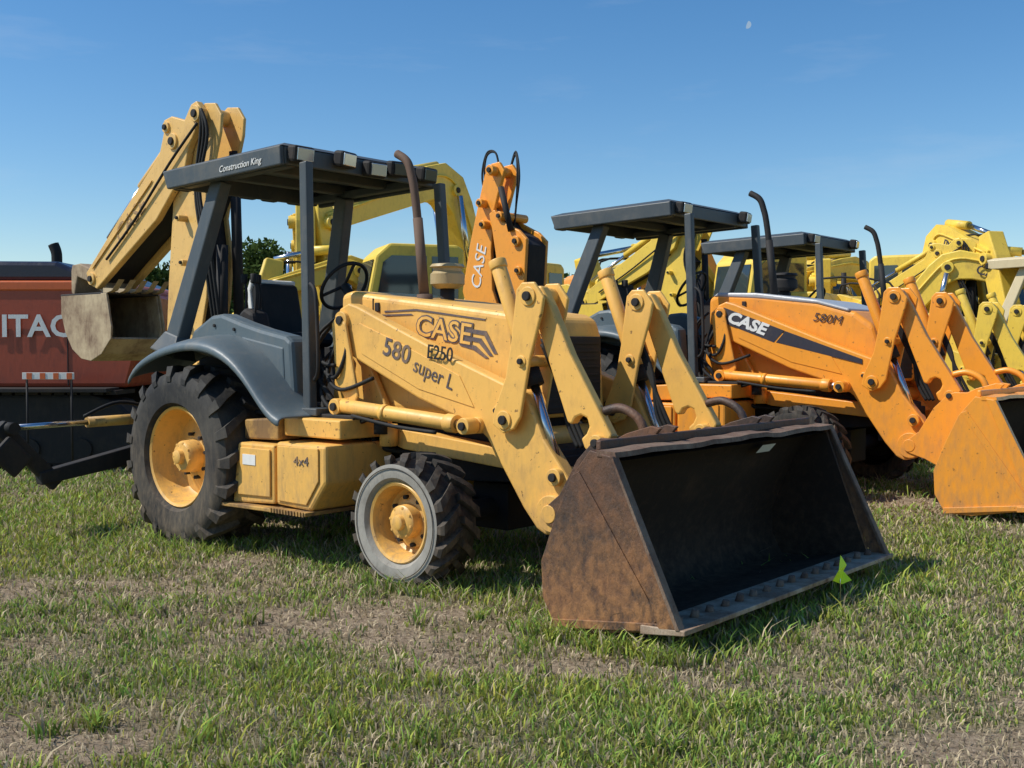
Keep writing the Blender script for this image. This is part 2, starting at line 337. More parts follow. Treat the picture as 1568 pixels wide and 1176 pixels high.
    V=[(-.67,-.75,2.765),(-.67,.75,2.765),(.785,.75,2.80),(.785,-.75,2.80),(-.58,-.66,2.80),(-.58,.66,2.80),(.70,.66,2.835),(.70,-.66,2.835)]
    mk(p,'canopy_top',[(a,b,c+rz) for a,b,c in V],[[0,1,2,3],[4,7,6,5],[0,3,7,4],[3,2,6,7],[2,1,5,6],[1,0,4,5]],roofm,bev=.006)
    for i,x in enumerate((-.15,.35)):
        box(p,'canopy_rib_%d'%i,(x,0,2.715+rz),(.09,1.4,.07),roofm)
    for i,y in enumerate((-.62,.62)):
        beam(p,'canopy_rail_%d'%i,(-.55,y,2.67+rz),(.72,y,2.70+rz),.08,.06,roofm)
    for i,y in enumerate((-.62,-.22,.06,.30,.60) if main else (-.6,.6)):
        zt=.02*math.sin(i*2.3)
        box(p,'work_light_%d'%i,(.83,y,2.745+rz+zt),(.09,.18,.115),DARK,bev=.02,rot=(0,R(8),R(12*math.sin(i*1.7))))
        box(p,'work_light_lens_%d'%i,(.880,y,2.738+rz+zt),(.012,.14,.085),LENS if i in(0,1,2) else GLASS,bev=.004,rot=(0,R(8),R(12*math.sin(i*1.7))))
        box(p,'rear_light_%d'%i,(-.69,y*.9,2.69+rz),(.08,.15,.10),DARK,bev=.02)
    if style!='m2':
        pts=[(1.0,1.0),(1.0,1.79),(1.10,1.81),(1.36,1.775),(2.0,1.70),(2.52,1.635),(2.60,1.60),(2.63,1.50),(2.66,.98)]
    else:
        pts=[(1.0,1.0),(1.0,1.76),(1.10,1.80),(1.5,1.78),(2.1,1.70),(2.45,1.60),(2.62,1.48),(2.68,1.30),(2.68,.98)]
    o=plate(p,'hood',pts,-.42,.42,C,bev=.045)
    o.modifiers['b'].segments=4
    if style=='m2':
        plate(p,'hood_deck',[(1.05,1.775),(1.10,1.81),(1.5,1.795),(2.1,1.715),(2.4,1.63),(2.4,1.60),(2.1,1.68),(1.5,1.745)],-.425,.425,GREYH,bev=.03)
    else:
        boxes(p,'hood_seams',[((1.335,-.421,1.40),(.008,.006,.70)),((2.56,-.421,1.32),(.008,.006,.52))],DARK)
    box(p,'grille',(2.672,0,1.25),(.02,.66,.48),DARK)
    boxes(p,'grille_bars',[((2.688,0,1.05+i*.05),(.012,.62,.015)) for i in range(9)],DARK)
    plate(p,'hood_vent',[(1.14,1.60),(1.14,1.66),(1.30,1.64),(1.30,1.58)],-.428,-.40,DARK,bev=.004)
    plate(p,'hood_catch',[(1.36,1.66),(1.36,1.72),(1.40,1.72),(1.40,1.66)],-.432,-.40,DARK,bev=.004)
    plate(p,'dash_console',[(.82,.98),(.80,1.70),(.90,1.78),(1.02,1.78),(1.02,.98)],-.22,.22,DARK,bev=.02)
    pts=[]
    M=Matrix.Rotation(R(-55),3,'Y')
    for i in range(25):
        t=2*math.pi*i/24; q=M@Vector((.20*math.cos(t),.20*math.sin(t),0)); pts.append(q+Vector((.56,0,1.88)))
    tube(p,'steering_wheel',pts,.014,BLK,sub=2)
    cyl(p,'steering_column',(.56,0,1.88),(.86,0,1.55),.035,DARK)
    for t in(0,2.1,4.2):
        q=M@Vector((.2*math.cos(t),.2*math.sin(t),0))+Vector((.56,0,1.88)); cyl(p,'wheel_spoke',(.56,0,1.88),q,.012,DARK,seg=8)
    plate(p,'seat_back',[(-.27,1.50),(-.33,1.86),(-.29,1.93),(-.23,1.92),(-.14,1.52)],-.20,.20,BLK,bev=.035)
    plate(p,'seat_shell',[(-.29,1.48),(-.36,1.86),(-.31,1.96),(-.28,1.95),(-.31,1.86),(-.25,1.48)],-.215,.215,WHT if main else DARK,bev=.01)
    plate(p,'seat_cushion',[(-.28,1.42),(-.28,1.52),(.16,1.54),(.2,1.48),(.16,1.42)],-.22,.22,BLK,bev=.03)
    box(p,'seat_base',(-.05,0,1.2),(.35,.35,.45),DARK)
    plate(p,'control_pod',[(-.12,1.45),(-.10,1.66),(.0,1.72),(.10,1.68),(.16,1.45)],-.50,-.34,DARK,bev=.03)
    for i,(x,y) in enumerate(((-.05,-.45),(.02,-.40),(.08,-.46),(.0,-.36))):
        tube(p,'lever_%d'%i,[(x,y,1.65),(x+.02,y,1.82),(x-.01,y,1.93)],.010,DARK)
        cyl(p,'lever_knob_%d'%i,(x-.01,y,1.90),(x-.01,y,1.97),.026,BLK,seg=10,bev=.01)
    for i in range(6):
        cyl(p,'boot_ring_%d'%i,(.02,-.42,1.52+i*.03),(.02,-.42,1.54+i*.03),.075-.006*i,BLK,seg=14)
    for s in(-1,1): plate(p,'floor_mat_%d'%s,[(.2,.98),(.2,1.01),(.8,1.01),(.8,.98)],s*.1,s*.5,BLK,bev=0)
    em=EXH if main else DARK
    tube(p,'exhaust_pipe',[(1.56,-.15,1.66),(1.555,-.15,1.80),(1.47,-.15,2.42),(1.43,-.15,2.60),(1.385,-.15,2.70),(1.29,-.15,2.76)],.029,em,seg=14)
    cyl(p,'exhaust_lower',(1.56,-.15,1.70),(1.49,-.15,2.30),.036,em,r2=.034)
    cyl(p,'exhaust_base',(1.56,-.15,1.68),(1.555,-.15,1.78),.055,em)
    cyl(p,'intake_stem',(1.53,.10,1.66),(1.53,.10,1.84),.05,DARK)
    lathe_z(p,'precleaner',[(0.001,1.83),(.08,1.83),(.12,1.86),(.12,1.93),(.10,1.95),(.10,1.97),(.125,1.98),(.11,2.0),(.001,2.01)],1.53,.10,TAN if main else DARK)
    for s,nm in((-1,'right'),(1,'left')):
        y=lambda a:s*a
        plate(p,'tower_'+nm,[(.98,.9),(1.0,1.10),(1.07,1.62),(1.17,1.70),(1.28,1.66),(1.34,1.35),(1.52,1.05),(1.56,.85)],y(.44),y(.49),C,bev=.012)
        plate(p,'tower_outer_'+nm,[(1.20,1.20),(1.16,1.58),(1.22,1.64),(1.30,1.58),(1.42,1.10),(1.36,.98)],y(.615),y(.64),C,bev=.012)
        arm=[(1.16,1.48),(1.165,1.60),(1.20,1.68),(1.29,1.715),(1.38,1.69),(1.71,1.56),(2.28,1.34),(2.65,1.21),(2.80,1.16),(2.87,1.06),(2.95,.90),(3.13,.68),(3.175,.56),(3.14,.44),(3.04,.37),(2.965,.35),(2.90,.38),(2.80,.49),(2.65,.70),(2.52,.88),(2.42,.95),(1.94,1.10),(1.26,1.385)]
        plate(p,'lift_arm_'+nm,arm,y(.50),y(.60),C,bev=.014)
        plate(p,'lift_arm_doubler_'+nm,[(1.40,1.58),(1.75,1.46),(2.30,1.25),(2.42,1.06),(1.95,1.16),(1.42,1.38)],y(.600),y(.606),C,bev=.002)
        for i,(x,z,r) in enumerate(((1.24,1.60,.06),(3.02,.48,.105),(2.70,1.02,.05),(2.45,.955,.05),(2.62,1.05,.03))):
            boss(p,'arm_boss_%s_%d'%(nm,i),x,z,y(.49),y(.63),r,C,pin=DARK if r<.1 else C)
        cr=[(2.80,1.75),(2.84,1.79),(2.93,1.79),(3.0,1.70),(2.985,1.62),(2.90,1.35),(2.83,1.02),(2.78,.95),(2.70,.92),(2.62,.97),(2.63,1.05),(2.72,1.25),(2.76,1.45)]
        plate(p,'bell_crank_outer_'+nm,cr,y(.64),y(.665),C,bev=.008)
        plate(p,'bell_crank_inner_'+nm,[(a+.01,b) for a,b in cr],y(.43),y(.455),C,bev=.008)
        boss(p,'crank_pin_top_'+nm,2.89,1.71,y(.42),y(.675),.055,C)
        boss(p,'crank_pin_low_'+nm,2.71,1.0,y(.42),y(.675),.055,C)
        boss(p,'crank_pin_mid_'+nm,2.84,1.34,y(.42),y(.672),.035,C)
        cyl(p,'bucket_cylinder_'+nm,(2.56,y(.55),1.92),(2.83,y(.55),1.24),.047,C,seg=20,bev=.006)
        cyl(p,'bucket_cylinder_cap_'+nm,(2.555,y(.55),1.935),(2.575,y(.55),1.885),.054,C,seg=20,bev=.006)
        cyl(p,'bucket_cylinder_gland_'+nm,(2.81,y(.55),1.29),(2.85,y(.55),1.20),.056,DARK,seg=20)
        cyl(p,'bucket_rod_'+nm,(2.83,y(.55),1.24),(3.04,y(.55),.70),.027,CHROME)
        boss(p,'bucket_rod_eye_'+nm,3.05,.69,y(.47),y(.64),.05,C)
        lk=[(2.84,1.70),(2.86,1.77),(2.93,1.77),(3.0,1.66),(3.14,1.38),(3.42,.94),(3.38,.86),(3.30,.83),(3.24,.86),(3.215,.915),(3.25,.945),(3.27,.985),(3.255,1.03),(3.215,1.045),(3.175,1.03),(3.15,.99),(3.12,1.0),(3.02,1.25),(2.93,1.48)]
        plate(p,'tilt_link_'+nm,lk,y(.53),y(.60),C,bev=.012)
        boss(p,'link_pin_'+nm,3.34,.90,y(.46),y(.64),.045,C)
        cyl(p,'lift_cylinder_'+nm,(1.33,y(.69),1.035),(2.32,y(.69),.965),.048,C,bev=.006)
        cyl(p,'lift_gland_'+nm,(2.28,y(.69),.968),(2.36,y(.69),.962),.056,C,bev=.006)
        cyl(p,'lift_collar_'+nm,(1.72,y(.69),1.006),(1.76,y(.69),1.004),.055,C)
        cyl(p,'lift_rod_'+nm,(2.34,y(.69),.964),(2.45,y(.69),.955),.03,CHROME)
        boss(p,'lift_rod_eye_'+nm,2.45,.955,y(.64),y(.74),.05,C)
        boss(p,'lift_base_eye_'+nm,1.30,1.03,y(.60),y(.74),.055,C)
        tube(p,'lift_hard_line_'+nm,[(1.5,y(.76),.98),(1.9,y(.76),.93),(2.25,y(.76),.91)],.012,BLK)
        for i in range(3):
            d=.03*i
            tube(p,'link_hose_%s_%d'%(nm,i),[(2.86,y(.50),1.5-d),(2.98,y(.48),1.25-d),(3.02+d,y(.47),1.0),(3.10+d,y(.47),.85)],.014,BLK)
        tube(p,'arm_hose_'+nm,[(1.15,y(.57),1.45),(1.05,y(.62),1.20),(1.12,y(.66),1.05),(1.38,y(.66),.93),(1.62,y(.70),.97)],.016,BLK)
        tube(p,'arm_hose_b_'+nm,[(1.10,y(.52),1.50),(1.12,y(.64),1.25),(1.28,y(.66),1.14),(1.55,y(.62),1.22)],.014,BLK)
        tube(p,'arm_hose_c_'+nm,[(1.0,y(.46),1.42),(1.02,y(.60),1.30),(1.22,y(.66),1.22),(1.30,y(.63),1.40),(1.22,y(.61),1.5)],.014,BLK)
        tube(p,'arm_hose_d_'+nm,[(.95,y(.46),1.35),(.98,y(.56),1.08),(1.06,y(.6),.98),(1.3,y(.6),.90)],.016,BLK)
        tube(p,'arm_hose_e_'+nm,[(1.0,y(.50),1.58),(.96,y(.60),1.42),(1.02,y(.63),1.22),(1.16,y(.64),1.08),(1.2,y(.6),.95)],.018,BLK)
        tube(p,'arm_hose_f_'+nm,[(1.05,y(.50),1.62),(.98,y(.60),1.50),(1.06,y(.64),1.33),(1.22,y(.66),1.30)],.013,BLK)
    cyl(p,'arm_cross_tube',(2.62,-.5,.86),(2.62,.5,.86),.07,C)
    for i in range(3):
        tube(p,'engine_hose_%d'%i,[(1.15+.1*i,-.46,.98),(1.25+.1*i,-.52,.80),(1.55,-.45,.74),(1.9,-.42,.74)],.018,BLK)
    if main: loader_bucket(p,RUST,INNER,RUSTL)
    else: loader_bucket(p,C,INNER,C,orange=True)
    box(p,'backhoe_frame',(-1.0,0,.75),(.25,1.2,.6),DARK)
    box(p,'swing_post',(-1.30,0,.85),(.4,.35,.9),C,bev=.02)
    a=empty('backhoe_assembly',(0,.2,0)); a.parent=p
    if style!='m2':
        B=BOOMY if main else C
        zk=1.0 if main else .80
        def sh(x,z):
            z2=z if z<1.5 else 1.5+(z-1.5)*zk
            return (x-.22*max(0,min(1,(z-2.5)/.8))*max(0,min(1,(x+2.1)/.4)),z2+.03*max(0,min(1,(z-2.5)/.8)))
        S=lambda L_:[sh(*q) for q in L_]
        def s3(L_): return [(sh(-3,z)[0]*0+x,y,sh(-3,z)[1]) for x,y,z in L_]
        low=S([(-1.55,1.0),(-1.95,1.42),(-1.90,2.0),(-1.80,2.62),(-1.72,2.82),(-1.52,2.98),(-1.40,3.12),(-1.22,3.42),(-1.10,3.49),(-.95,3.47),(-.86,3.36),(-.90,3.22),(-1.06,2.98),(-1.20,2.78),(-1.33,2.55),(-1.28,2.20),(-1.32,1.85),(-1.42,1.5),(-1.2,1.1)])
        plate(a,'boom_plate_right',low,-.13,-.10,B,bev=.008)
        plate(a,'boom_plate_left',low,.10,.13,B,bev=.008)
        plate(a,'boom_web',S([(-1.60,1.1),(-1.92,1.45),(-1.87,2.0),(-1.77,2.62),(-1.60,2.85),(-1.38,3.0),(-1.2,2.72),(-1.37,2.55),(-1.32,2.2),(-1.36,1.85),(-1.46,1.5)]),-.10,.10,DARK,bev=.004)
        kn=S([(-1.62,3.30),(-1.62,3.40),(-1.50,3.42),(-1.30,3.36),(-1.20,3.48),(-1.12,3.50),(-1.05,3.42),(-1.12,3.28),(-1.30,3.12),(-1.40,2.95),(-1.97,2.56),(-3.02,1.98),(-3.14,2.02),(-3.22,2.14),(-2.52,2.68),(-1.80,3.10)])
        plate(a,'dipper_plate_right',kn,-.20,-.135,B,bev=.01)
        plate(a,'dipper_plate_left',kn,.135,.20,B,bev=.01)
        plate(a,'dipper_core',S([(-1.75,3.02),(-1.5,2.85),(-1.97,2.62),(-3.0,2.04),(-3.12,2.1)]),-.13,.13,DARK,bev=.004)
        if main: plate(a,'dipper_rib',[(-2.05,2.89),(-2.02,2.92),(-3.05,2.20),(-3.08,2.17)],-.215,-.20,B,bev=.004)
        for i,(x,z,r) in enumerate(((-1.12,3.39,.07),(-1.50,3.20,.07),(-1.57,3.33,.05),(-3.1,2.08,.06),(-1.56,2.16,.03),(-1.62,1.70,.035),(-1.60,2.55,.03))):
            x,z=sh(x,z); boss(a,'boom_boss_%d'%i,x,z,-.22,.22,r,B)
        q=s3([(-1.75,-.05,3.36),(-2.45,-.05,2.90),(-3.05,-.05,2.48)])
        cyl(a,'dipper_cylinder',q[0],q[1],.045,B)
        cyl(a,'dipper_cylinder_rod',q[1],q[2],.025,CHROME)
        cyl(a,'boom_cylinder',(-1.20,-.06,1.2),(-1.18,-.06,2.3),.05,DARK)
        q=s3([(-1.16,.10,1.4),(-1.22,.10,3.1)])
        cyl(a,'boom_cylinder_b',q[0],q[1],.045,DARK)
        for i in range(3):
            tube(a,'boom_hose_%d'%i,s3([(-1.08-.04*i,-.1,1.2),(-1.14-.05*i,-.2,2.2),(-1.30-.03*i,-.2,2.75),(-1.18-.05*i,-.2,3.2),(-1.27,-.2,3.42)]),.015,BLK)
        tube(a,'dipper_hose',s3([(-1.3,-.22,3.3),(-1.7,-.23,3.02),(-2.3,-.22,2.58),(-2.8,-.22,2.25)]),.012,BLK)
        prof=[(-3.58,1.93),(-3.58,1.75),(-3.50,1.56),(-3.37,1.40),(-3.20,1.31),(-3.02,1.29),(-2.82,1.36),(-2.66,1.50)]
        H=HOEB if main else C
        n=len(prof)
        for s in(-1,1):
            plate(a,'hoe_bucket_side_%d'%s,prof+[(-2.64,1.60),(-2.72,1.93)],s*.27,s*.25,H,bev=.006)
            plate(a,'hoe_side_cutter_%d'%s,[(-2.80,1.36),(-2.63,1.50),(-2.62,1.62),(-2.70,1.93),(-2.80,1.93),(-2.74,1.60)],s*.27,s*.285,H,bev=.004)
        V=[(x,-.26,z) for x,z in prof]+[(x,.26,z) for x,z in prof]
        o=mk(a,'hoe_bucket_shell',V,[[i,i+1,n+i+1,n+i] for i in range(n-1)],H); md=o.modifiers.new('s','SOLIDIFY'); md.thickness=.02
        box(a,'hoe_bucket_roof',(-3.15,0,1.93),(.88,.54,.025),DARK)
        for i in range(5):
            y=-.24+i*.12
            plate(a,'hoe_tooth_%d'%i,[(-2.78,1.92),(-2.62,1.95),(-2.50,2.05),(-2.60,1.97),(-2.78,1.98)],y-.03,y+.03,H,bev=.006)
        plate(a,'hoe_linkage',[(-3.62,2.18),(-3.60,2.24),(-3.45,2.25),(-3.05,2.13),(-2.95,1.98),(-3.02,1.94),(-3.20,2.04),(-3.50,2.12),(-3.56,1.94),(-3.62,1.96)],-.14,.14,H,bev=.012)
        for s in(-1,1):
            beam(p,'stabilizer_arm_%d'%s,(-1.30,s*.35,.60),(-1.30,s*1.45,.42),.10,.16,DARK,bev=.01,h2=.10)
            beam(p,'stabilizer_lug_%d'%s,(-1.30,s*1.75,.84),(-1.30,s*1.30,.36),.07,.12,DARK,bev=.015)
            beam(p,'stabilizer_lug_b_%d'%s,(-1.22,s*1.78,.70),(-1.22,s*1.60,.52),.05,.20,DARK,bev=.02)
            cyl(p,'stabilizer_cylinder_%d'%s,(-1.30,s*.35,.84),(-1.30,s*1.05,.83),.042,YEL2)
            cyl(p,'stabilizer_rod_%d'%s,(-1.30,s*1.05,.83),(-1.30,s*1.66,.82),.022,CHROME)
            cyl(p,'stabilizer_pin_%d'%s,(-1.42,s*1.68,.82),(-1.18,s*1.68,.82),.045,DARK)
            tube(p,'stabilizer_hose_%d'%s,[(-1.30,s*.4,.9),(-1.25,s*.8,.98),(-1.25,s*1.1,.88)],.015,BLK)
    else:
        B=C
        bo=[(-1.5,1.1),(-2.3,1.5),(-2.47,1.95),(-2.35,2.5),(-2.22,2.95),(-2.12,3.28),(-2.02,3.40),(-1.90,3.41),(-1.82,3.30),(-1.90,3.08),(-1.98,2.85),(-2.02,2.4),(-2.0,1.95),(-1.85,1.6),(-1.3,1.2)]
        plate(p,'boom_plate_right',bo,-.14,-.09,B,bev=.012)
        plate(p,'boom_plate_left',bo,.09,.14,B,bev=.012)
        plate(p,'boom_web',[(-1.6,1.2),(-2.25,1.55),(-2.43,1.95),(-2.2,2.9),(-2.0,2.85),(-2.06,2.4),(-2.04,1.95),(-1.9,1.65)],-.09,.09,DARK,bev=.004)
        dh=[(-1.95,2.62),(-2.0,2.82),(-1.92,2.86),(-1.80,2.72),(-1.55,2.60),(-1.44,2.50),(-1.47,2.05),(-1.52,1.5),(-1.75,1.5),(-1.85,2.1)]
        plate(p,'dipper_plate_right',dh,-.2,-.15,B,bev=.012)
        plate(p,'dipper_plate_left',dh,.15,.2,B,bev=.012)
        plate(p,'dipper_web',[(x*.98-.03,z-.06) for x,z in dh],-.15,.15,DARK,bev=.004)
        for i,(x,z,r) in enumerate(((-1.96,3.31,.06),(-2.12,2.95,.05),(-1.58,2.48,.06),(-1.55,2.15,.05),(-2.08,2.70,.05),(-1.82,2.78,.05))):
            boss(p,'boom_boss_%d'%i,x,z,-.24,.24,r,B)
        cyl(p,'boom_cylinder',(-1.80,-.22,3.1),(-1.65,-.22,2.6),.035,DARK)
        for i in range(2):
            tube(p,'boom_hose_%d'%i,[(-2.05,-.1-.03*i,2.9),(-2.15-.04*i,-.1,3.25),(-2.12,-.1,3.50+.03*i),(-1.98,-.1,3.52),(-1.92,-.1,3.3)],.012,BLK)
            tube(p,'boom_hose_r_%d'%i,[(-1.95,.1,3.3),(-1.85,.1,3.52+.03*i),(-1.74+.03*i,0,3.25),(-1.76,0,2.9),(-1.8,0,2.6)],.012,BLK)
        text(p,'boom_lettering','CASE',.22,-2.19,-.145,1.95,WHT,ang=78,shear=.2)
    if main:
        text(p,'hood_lettering_outline','CASE',.185,1.74,-.424,1.505,FADED,ang=-8,sx=1.15,off=.010)
        text(p,'hood_lettering','CASE',.185,1.74,-.4275,1.505,YEL,ang=-8,sx=1.15,off=.001)
        text(p,'arm_lettering_number','580',.165,1.62,-.6085,1.38,FADED,ang=-15,sx=1.05,off=.002)
        text(p,'arm_lettering_name','super L',.135,1.90,-.6085,1.275,FADED,ang=-19,sx=.88,off=0)
        text(p,'painted_lot_number','E250',.125,2.03,-.614,1.355,DARK,ang=-6,sx=.9,off=.001)
        plate(p,'hood_stripe_a',[(1.45,1.665),(1.75,1.67),(2.35,1.595),(2.35,1.585),(1.75,1.658),(1.45,1.653)],-.4245,-.40,FADED,bev=0)
        plate(p,'hood_stripe_b',[(1.40,1.64),(1.70,1.64),(1.72,1.63),(1.40,1.628)],-.4245,-.40,FADED,bev=0)
        for i in range(3):
            d=.045*i
            plate(p,'hood_stripe_%d'%i,[(2.14,1.52-d),(2.14,1.545-d),(2.36-d,1.52-d),(2.45-d*.8,1.38-d*.3),(2.42-d*.8,1.38-d*.3),(2.34-d,1.495-d)],-.4245,-.40,FADED,bev=0)
        text(p,'tank_lettering','4x4',.085,1.20,-.9945,.66,FADED,ang=1,sx=1.2)
        text(p,'canopy_lettering','Construction King',.066,.08,-.763,2.68,WHT,ang=2,shear=.25,sx=1.0)
        text(a,'dipper_lettering','CASE',.22,-2.62,-.202,2.38,GHOST,ang=31,shear=.2,sx=1.1)
        plate(p,'tool_box_sticker',[(.66,.63),(.66,.70),(.80,.70),(.80,.63)],-.999,-.990,WHT,bev=0)
        V=[(3.765,.45,.84),(3.765,.62,.84),(3.72,.62,.79),(3.72,.45,.79)]
        mk(p,'bucket_label',[(x+.012,y,z) for x,y,z in V],[[0,1,2,3]],WHT)
    elif style=='m2':
        plate(p,'arm_decal_band',[(1.27,1.66),(1.24,1.53),(1.78,1.335),(1.88,1.44)],-.6085,-.60,DECAL,bev=0)
        plate(p,'arm_decal_tail',[(1.80,1.335),(1.89,1.435),(2.6,1.19),(2.6,1.15)],-.608,-.60,DECAL,bev=0)
        text(p,'arm_lettering','CASE',.145,1.30,-.611,1.535,WHT,ang=-19,shear=.2,sx=1.2,off=.006)
        text(p,'model_lettering','580M',.11,2.06,-.428,1.53,DECAL,ang=-8,shear=.2,sx=1.1,off=-.001)
    else:
        text(p,'hood_lettering','DEERE' if style=='m3' else 'JCB',.15,1.9,-.428,1.42,DECAL,ang=-3,sx=1.1,off=.003)
        text(p,'drive_lettering','4x4',.10,1.35,-.428,1.55,DECAL)
    return p

YAW=math.atan2(-.6472,.7625)
O=(-1.682,8.597)
RISE=.13
backhoe_loader(O,YAW,YEL,ROOF,'main',YEL)
backhoe_loader((O[0]+3.07,O[1]+2.88),YAW,ORG,ROOF,'m2',DARK,z0=RISE,rz=-.13)
backhoe_loader((O[0]+5.11,O[1]+5.81),YAW,DEE,ROOF,'m3',DEE,z0=RISE,rz=-.13)
backhoe_loader((O[0]+10.2,O[1]+9.0),YAW,DEE,CREAM,'m4',DEE,z0=RISE,rz=-.1)

# ------------------------------------------------------------------ excavators
def arcplate(pts,w0,w1,w2):
    n=len(pts);up=[];dn=[]
    for i,(x,z) in enumerate(pts):
        a=pts[max(0,i-1)];b=pts[min(n-1,i+1)]
        dx,dz=b[0]-a[0],b[1]-a[1];l=math.hypot(dx,dz);nx,nz=-dz/l,dx/l
        t=i/(n-1); w=(w0*(1-2*t)+w1*2*t) if t<.5 else (w1*(2-2*t)+w2*(2*t-1))
        up.append((x+nx*w/2,z+nz*w/2));dn.append((x-nx*w/2,z-nz*w/2))
    return up+dn[::-1]
def knee(f,a,e):
    L=lambda p,q,t:(p[0]+(q[0]-p[0])*t,p[1]+(q[1]-p[1])*t)
    k1=L(f,a,.80);k2=L(a,e,.20)
    Q=lambda t:L(L(k1,a,t),L(a,k2,t),t)
    return [f,L(f,a,.27),L(f,a,.54),k1,Q(.33),Q(.66),k2,L(a,e,.46),L(a,e,.73),e]
def excavator(loc,yaw,C,foot=(.7,1.6),apex=(2.4,5.2),end=(5.2,3.6),stick=(4.2,1.0),label=None,labelm=DECAL,deckm=None,sc=1.0,z0=0,bw=.52):
    p=empty('excavator',(loc[0],loc[1],z0),yaw); p.scale=(sc,sc,sc)
    deckm=deckm or C
    for s in(-1,1):
        tr=[(-2.0,.25),(-1.75,.04),(1.75,.04),(2.0,.25),(2.05,.5),(1.85,.78),(1.6,.86),(-1.6,.86),(-1.85,.78),(-2.05,.5)]
        plate(p,'track_%d'%s,tr,s*.9,s*1.4,DARK,bev=.03)
        boxes(p,'track_shoes_%d'%s,[((-1.75+i*3.5/21,s*1.15,.88),(.10,.54,.04)) for i in range(22)],DARK)
        for i in range(6):
            cyl(p,'roller_%d_%d'%(s,i),(-1.4+i*.56,s*1.38,.3),(-1.4+i*.56,s*1.43,.3),.14,DARK)
    cyl(p,'turntable',(0,0,.8),(0,0,1.1),.7,DARK)
    plate(p,'house_right',[(-1.7,1.08),(-1.7,2.05),(.2,2.05),(.9,1.85),(1.4,1.5),(1.4,1.08)],-1.35,-.3,C,bev=.04)
    plate(p,'house_left',[(-1.7,1.08),(-1.7,2.05),(.15,2.05),(.15,1.08)],-.3,1.35,C,bev=.04)
    boxes(p,'house_louvres',[((-1.0,s*1.353,1.45+j*.07),(.5,.012,.03)) for s in(-1,1) for j in range(6)]+[((-.35,s*1.352,1.55),(.015,.01,.9)) for s in(-1,1)],DARK)
    plate(p,'engine_cover',[(-1.6,2.05),(-1.5,2.25),(-.3,2.25),(-.2,2.05)],-1.0,1.0,deckm,bev=.03)
    tube(p,'handrail',[(-.2,-1.2,2.05),(-.2,-1.2,2.45),(.9,-1.2,2.35),(1.0,-1.2,1.9)],.018,DARK,sub=3)
    cw=[(math.cos(t)*.9-1.75,math.sin(t)) for t in[math.pi/2+i*math.pi/10 for i in range(11)]]
    V=[(x,y*1.38,1.05) for x,y in cw]+[(x,y*1.38,2.15) for x,y in cw];n=len(cw)
    mk(p,'counterweight',V,[list(range(n)),list(range(2*n-1,n-1,-1))]+[[i,(i+1)%n,n+(i+1)%n,n+i] for i in range(n)],C,bev=.05)
    cyl(p,'exhaust',(-1.1,-.6,2.2),(-1.1,-.6,2.75),.05,DARK)
    cab=[(.22,1.08),(.22,2.85),(.32,2.93),(1.35,2.93),(1.55,2.75),(1.75,1.75),(1.75,1.08)]
    plate(p,'cab_body',cab,.42,1.33,C,bev=.04)
    for s,yy in((-1,.415),(1,1.335)):
        plate(p,'cab_glass_rear_%d'%s,[(.32,1.85),(.32,2.75),(.72,2.75),(.72,1.85)],yy-.006,yy+.006,GLASS,bev=0)
        plate(p,'cab_glass_door_%d'%s,[(.80,1.45),(.80,2.75),(1.32,2.75),(1.45,2.65),(1.60,1.80),(1.58,1.45)],yy-.006,yy+.006,GLASS,bev=0)
    box(p,'cab_windscreen',(1.668,.875,2.22),(.012,.76,.96),GLASS,bev=0,rot=(0,R(-11.3),0))
    box(p,'cab_rear_window',(.215,.875,2.35),(.012,.7,.6),GLASS,bev=0)
    bp=knee(foot,apex,end)
    plate(p,'boom',arcplate(bp,.32,bw,.28),-.2,.2,C,bev=.02)
    for i in(0,4,9): boss(p,'boom_pin_%d'%i,bp[i][0],bp[i][1],-.26,.26,.10,C)
    m=bp[4]
    for s in(-1,1):
        cyl(p,'boom_cylinder_%d'%s,(foot[0]+.7,s*.3,foot[1]-.35),((foot[0]+.7+m[0])/2,s*.3,(foot[1]-.35+m[1])/2),.09,C)
        cyl(p,'boom_rod_%d'%s,((foot[0]+.7+m[0])/2,s*.3,(foot[1]-.35+m[1])/2),(m[0],s*.3,m[1]-.1),.05,CHROME)
        tube(p,'boom_line_%d'%s,[(x,s*.215,z+.10) for x,z in bp[1:]],.02,C,sub=2,seg=6)
    dx,dz=stick[0]-end[0],stick[1]-end[1];l=math.hypot(dx,dz);ux,uz=dx/l,dz/l
    st=[(end[0]-ux*.45,end[1]-uz*.45),end,((end[0]+stick[0])/2,(end[1]+stick[1])/2),stick]
    plate(p,'stick',arcplate(st,.26,.42,.22),-.15,.15,C,bev=.02)
    t=bp[5]; q=(end[0]-ux*.45,end[1]-uz*.45)
    mid=((t[0]+q[0])/2,(t[1]+.30+q[1])/2)
    cyl(p,'stick_cylinder',(t[0],0,t[1]+.30),(mid[0],0,mid[1]+.05),.075,C)
    cyl(p,'stick_rod',(mid[0],0,mid[1]+.05),(q[0],0,q[1]),.045,CHROME)
    for k in(-1,1):
        tube(p,'stick_hose_%d'%k,[(bp[7][0],.1*k,bp[7][1]+.18),(end[0]-.1,.1*k,end[1]+.35),(end[0]+ux*.4,.1*k,end[1]+uz*.4+.05)],.018,BLK,sub=4,seg=6)
    sx,sz=stick
    bk=[(sx-.1,sz+.15),(sx+.25,sz+.1),(sx+.35,sz-.35),(sx+.1,sz-.8),(sx-.4,sz-.95),(sx-.95,sz-.8),(sx-.6,sz-.3)]
    plate(p,'bucket',bk,-.55,.55,RUST,bev=.03)
